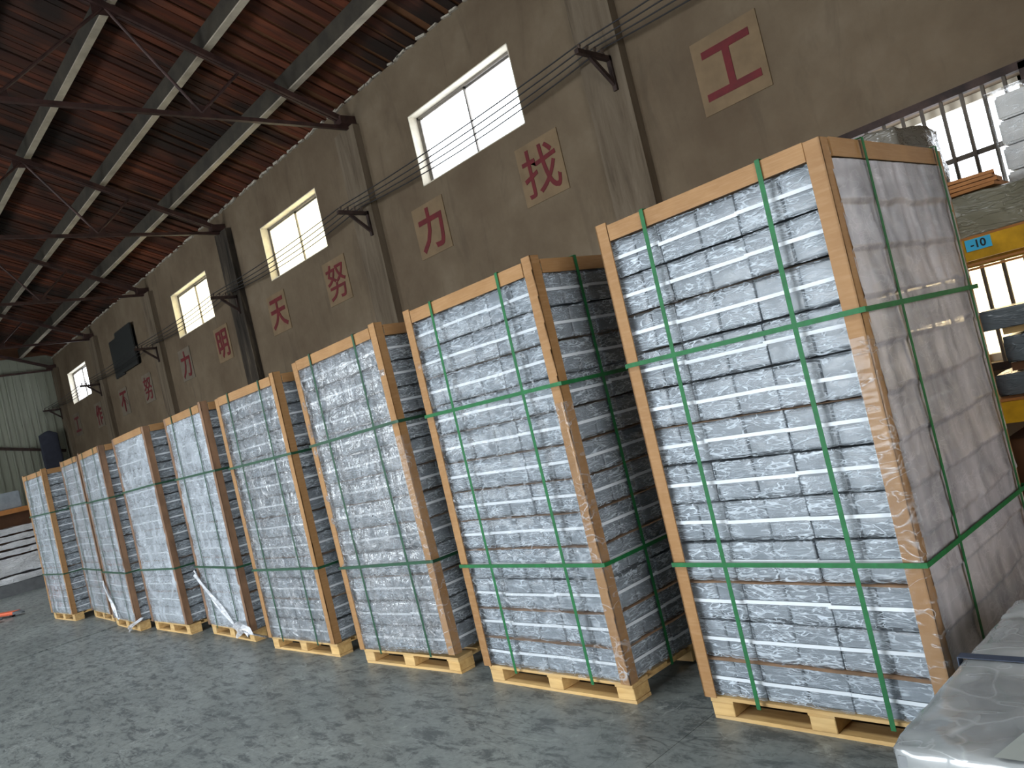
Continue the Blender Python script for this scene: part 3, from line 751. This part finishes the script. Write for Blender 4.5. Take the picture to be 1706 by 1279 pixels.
tag(MB().bb(0, .6, 0, .42, 0, .055).bb(0, .1, 0, .42, .055, .14).bb(.5, .6, 0, .42, .055, .14).bb(0, .6, 0, .42, .14, .19).build('timber_crate', M['orange_wood'], loc=(-1.37, 5.45, zt)), 'brown timber crate under the white boxes at the right edge', 'crate')
wg = empty('white_box_stack', (-1.36, 5.46, zt+.191)); tag(wg, 'stack of white film-wrapped boxes at the right edge of the upper shelf', 'boxes')
for k in range(4):
    put('box', bevel(MB().box((.27+.008*k, .2, .082+k*.150), (.46, .36, .142)).mesh('box', M['white_goods']), .012), wg)
lumpy('film_wrap', (.54, .39, .64), 'film_clear', 5, .012, 12, .03, wg, (.29, .2, 0))
zl = .92
for k, (xx, ww, hh, zz, mt, lb) in enumerate(((-1.05, .86, .12, zl+.0, 'crinkle_slate', 'black film-wrapped slab at the bottom of the lower shelf'), (-1.00, .8, .15, zl+.175, 'crinkle_slate', 'shiny slate grey wrapped slab in the middle of the lower shelf'), (-1.02, .92, .11, zl+.37, 'crinkle_slate', 'grey wrapped slab on top of the pile on the lower shelf'))):
    tag(lumpy('wrapped_slab', (ww, .6, hh), mt, 20+k, .012, 12, .06, None, (xx, 5.2, zz)), lb, 'slab', 'wrapped slabs on the lower shelf')
for zz, hh in ((zl+.125, .05), (zl+.33, .04)):
    tag(MB().box((-1.02, 5.2, zz+hh/2), (.75, .5, hh-.004)).build('timber_spacer', M['dark_wood' if zz < 1.1 else 'wood']), 'dark timber spacer between the lower slabs' if zz < 1.1 else 'pale timber spacer under the top slab', 'timber')
tag(lumpy('stored_goods', (1.1, .7, .55), 'dark_wood', 31, .01, 8, .03, None, (-.95, 5.2, .135)), 'dark brown goods on the bottom shelf of the rack', 'goods')

# ------------------------------------------------------------------ low wrapped load in the right foreground
lw = empty('low_wrapped_load', (-.965, 1.80, 0)); tag(lw, 'low load in tight glossy film with a dark strap, in the right foreground corner', 'wrapped load')
LZ = .50
def rbox(x0, x1, y0, y1, z0, z1, r, seed, amp, nx, ny, nz):
    mb = MB(); c = Vector(((x0+x1)/2, (y0+y1)/2, (z0+z1)/2)); hx, hy, hz = (x1-x0)/2, (y1-y0)/2, (z1-z0)/2
    def d_(p):
        q = Vector((max(-hx+r, min(hx-r, p.x)), max(-hy+r, min(hy-r, p.y)), max(-hz+r, min(hz-r, p.z)))); d = p-q
        d.normalize(); o = q+d*r; ed = math.exp(-min(hx-abs(p.x)+hy-abs(p.y), 9)*4)
        # tension ripples gather towards the corners
        n = noise.ridged_multi_fractal(Vector((p.x*7, p.y*7, p.z*4))+Vector((seed, 0, 0)), 1, 2.2, 4, 1, 2)*.3-.4
        cor = math.exp(-((hx-abs(p.x))**2+(hy-abs(p.y))**2)*14)
        return c+o+d*amp*n*(.25+1.6*cor)
    mb.grid(lambda u, v: d_(Vector((-hx+2*hx*u, -hy, -hz+2*hz*v))), nx, nz); mb.grid(lambda u, v: d_(Vector((hx, -hy+2*hy*u, -hz+2*hz*v))), ny, nz)
    mb.grid(lambda u, v: d_(Vector((hx-2*hx*u, hy, -hz+2*hz*v))), nx, nz); mb.grid(lambda u, v: d_(Vector((-hx, hy-2*hy*u, -hz+2*hz*v))), ny, nz)
    mb.grid(lambda u, v: d_(Vector((-hx+2*hx*u, -hy+2*hy*v, hz))), nx, ny)
    return mb
for k in range(3):
    for q in range(3):
        bevel_me = bevel(MB().box((0, 0, 0), (.345, .35, .385)).mesh('carton', simple('grey_stored_carton', (.22, .235, .25), .5) if not M.get('gsc') else M['gsc']), .01)
        put('carton', bevel_me, lw, (.185+k*.35, .18+q*.355, .102+.193))
rbox(0, 1.07, 0, 1.075, .085, LZ, .022, 3, .020, 70, 70, 24).build('tight_film', M['film_table'], lw, True)
MB().bb(-.006, 1.076, .532, .566, LZ+.0045, LZ+.0065).bb(-.008, -.005, .532, .566, .09, LZ+.006).build('dark_strap', M['navy'], lw)
for ky in (.06, .535, 1.01):
    for kx in (.053, .535, 1.017): MB().box((kx, ky, .045), (.105, .12, .056)).build('pallet_block', M['wood'], lw)
    MB().box((.535, ky, .008), (1.07, .11, .016)).build('bottom_board', M['wood'], lw)
    MB().box((.535, ky, .079), (1.07, .11, .012)).build('deck_board', M['wood'], lw)
mbp = MB().grid(lambda u, v: (.235+.75*u+.10*v, .012+.46*v, LZ+.0075+.0015*math.sin(u*5+v*3)), 12, 12)
mbp.build('paper_sheet', simple('grey_white_film_layer', (.36, .39, .37), .4, var=.05), lw, True)

# ------------------------------------------------------------------ far end of the hall
M['navy_cloth'] = simple('dark_blue_cloth', (.035, .04, .06), .85)
fr = empty('far_rack', (-20.9, 3.0, 0)); tag(fr, 'timber rack with an orange shelf beyond the end of the row', 'rack')
for xx in (0, .85):
    for yy in (-.35, 1.9): MB().bb(xx-.05, xx+.05, yy-.05, yy+.05, 0, 1.80).build('post', M['dark_wood'], fr)
MB().bb(-.05, .95, -.45, 2.0, 1.70, 1.80).build('shelf', M['orange_wood'], fr)
MB().bb(-.05, 0, -.35, 1.9, .2, 1.7).build('back_panel', M['dark_wood'], fr)
tag(bevel(MB().box((-20.45, 3.15, 1.805+.19), (.7, .95, .38)).mesh('b', M['white_goods']), .02) and put('storage_box', bevel(MB().box((0, 0, 0), (.7, .95, .36)).mesh('storage_box', simple('bluish_box', (.25, .29, .33), .5)), .02), None, (-20.45, 3.15, 1.985)), 'pale bluish box on the orange shelf at the far left edge', 'box')
sz = .05
tag(MB().bb(-20.7, -20.02, 2.72, 4.3, 0, .25).build('steel_plinth', simple('grey_plinth', (.13, .14, .15), .6)), 'dark grey plinth under the silver-wrapped slabs at the far left', 'plinth')
z = .255
for k, (hh, lb) in enumerate(((.17, 'bottom thin silver slab of the far left pile'), (.40, 'thick silver-wrapped crate, second from below in the far left pile'), (.15, 'silver slab just above the thick crate'), (.15, 'silver slab in the middle of the far left pile'), (.15, 'silver slab second from the top of the far left pile'), (.17, 'topmost silver-wrapped slab of the far left pile'))):
    tag(lumpy('silver_slab', (.66, 1.5, hh-.035), 'film_slab', 40+k, .03, 14, .05, None, (-20.35, 3.32-.05*k, z)) if False else lumpy('silver_slab', (.66, 1.5, hh-.035), 'crinkle_white', 40+k, .035, 16, .05, None, (-20.35, 3.42-.04*k, z)), lb, 'slab', 'silver slabs at the far left')
    z += hh
tag(lumpy('hanging_cloth', (.16, .55, 4.05), 'navy_cloth', 50, .03, 10, .16, None, (-28.9, 6.3, 0)), 'tall dark blue rolled cloth standing in the corner of the end wall', 'cloth')
# hand pallet truck whose fork reaches into the frame
pt = empty('pallet_truck', (-15.45, 2.46, 0), 3.6); tag(pt, 'orange hand pallet truck, only a fork tip showing on the floor at the far left', 'pallet truck')
M['orange'] = simple('orange_paint', (.65, .10, .02), .4, var=.1)
for s in (0, 1):
    f_ = bevel(MB().bb(.12, 1.25, -.08+s*.38, .08+s*.38, .035, .085).mesh('fork', M['orange']), .012); put('fork', f_, pt)
    mb = MB(); n0 = len(mb.v)
    for (xx, hw, z0_, z1_) in ((.13, .078, .035, .08), (-.02, .03, .04, .055)):
        mb.v += [(xx, s*.38-hw, z0_), (xx, s*.38+hw, z0_), (xx, s*.38+hw, z1_), (xx, s*.38-hw, z1_)]
    mb.f += [(0, 1, 2, 3), (7, 6, 5, 4), (0, 4, 5, 1), (1, 5, 6, 2), (2, 6, 7, 3), (3, 7, 4, 0)]; mb.mi += [0]*6
    mb.build('fork_tip', M['slate_goods'], pt)
    MB().tube([(.25, -.03+s*.38, .035), (.25, .03+s*.38, .035)], .035, 12).build('roller', M['black'], pt)
put('pump_body', bevel(MB().bb(1.24, 1.42, -.08, .46, .03, .35).mesh('pump_body', M['orange']), .03), pt)
MB().tube([(1.40, .19, .3), (1.62, .19, .85), (1.7, .19, 1.15)], .018, 10).tube([(1.7, .06, 1.15), (1.7, .32, 1.15)], .018, 10).build('handle', M['black'], pt)
MB().tube([(1.44, .12, .085), (1.44, .26, .085)], .085, 16).build('steer_wheel', M['black'], pt)

for o in list(D.objects):
    if o.type == 'EMPTY' and not o.children and not o.get('kind'): D.objects.remove(o)
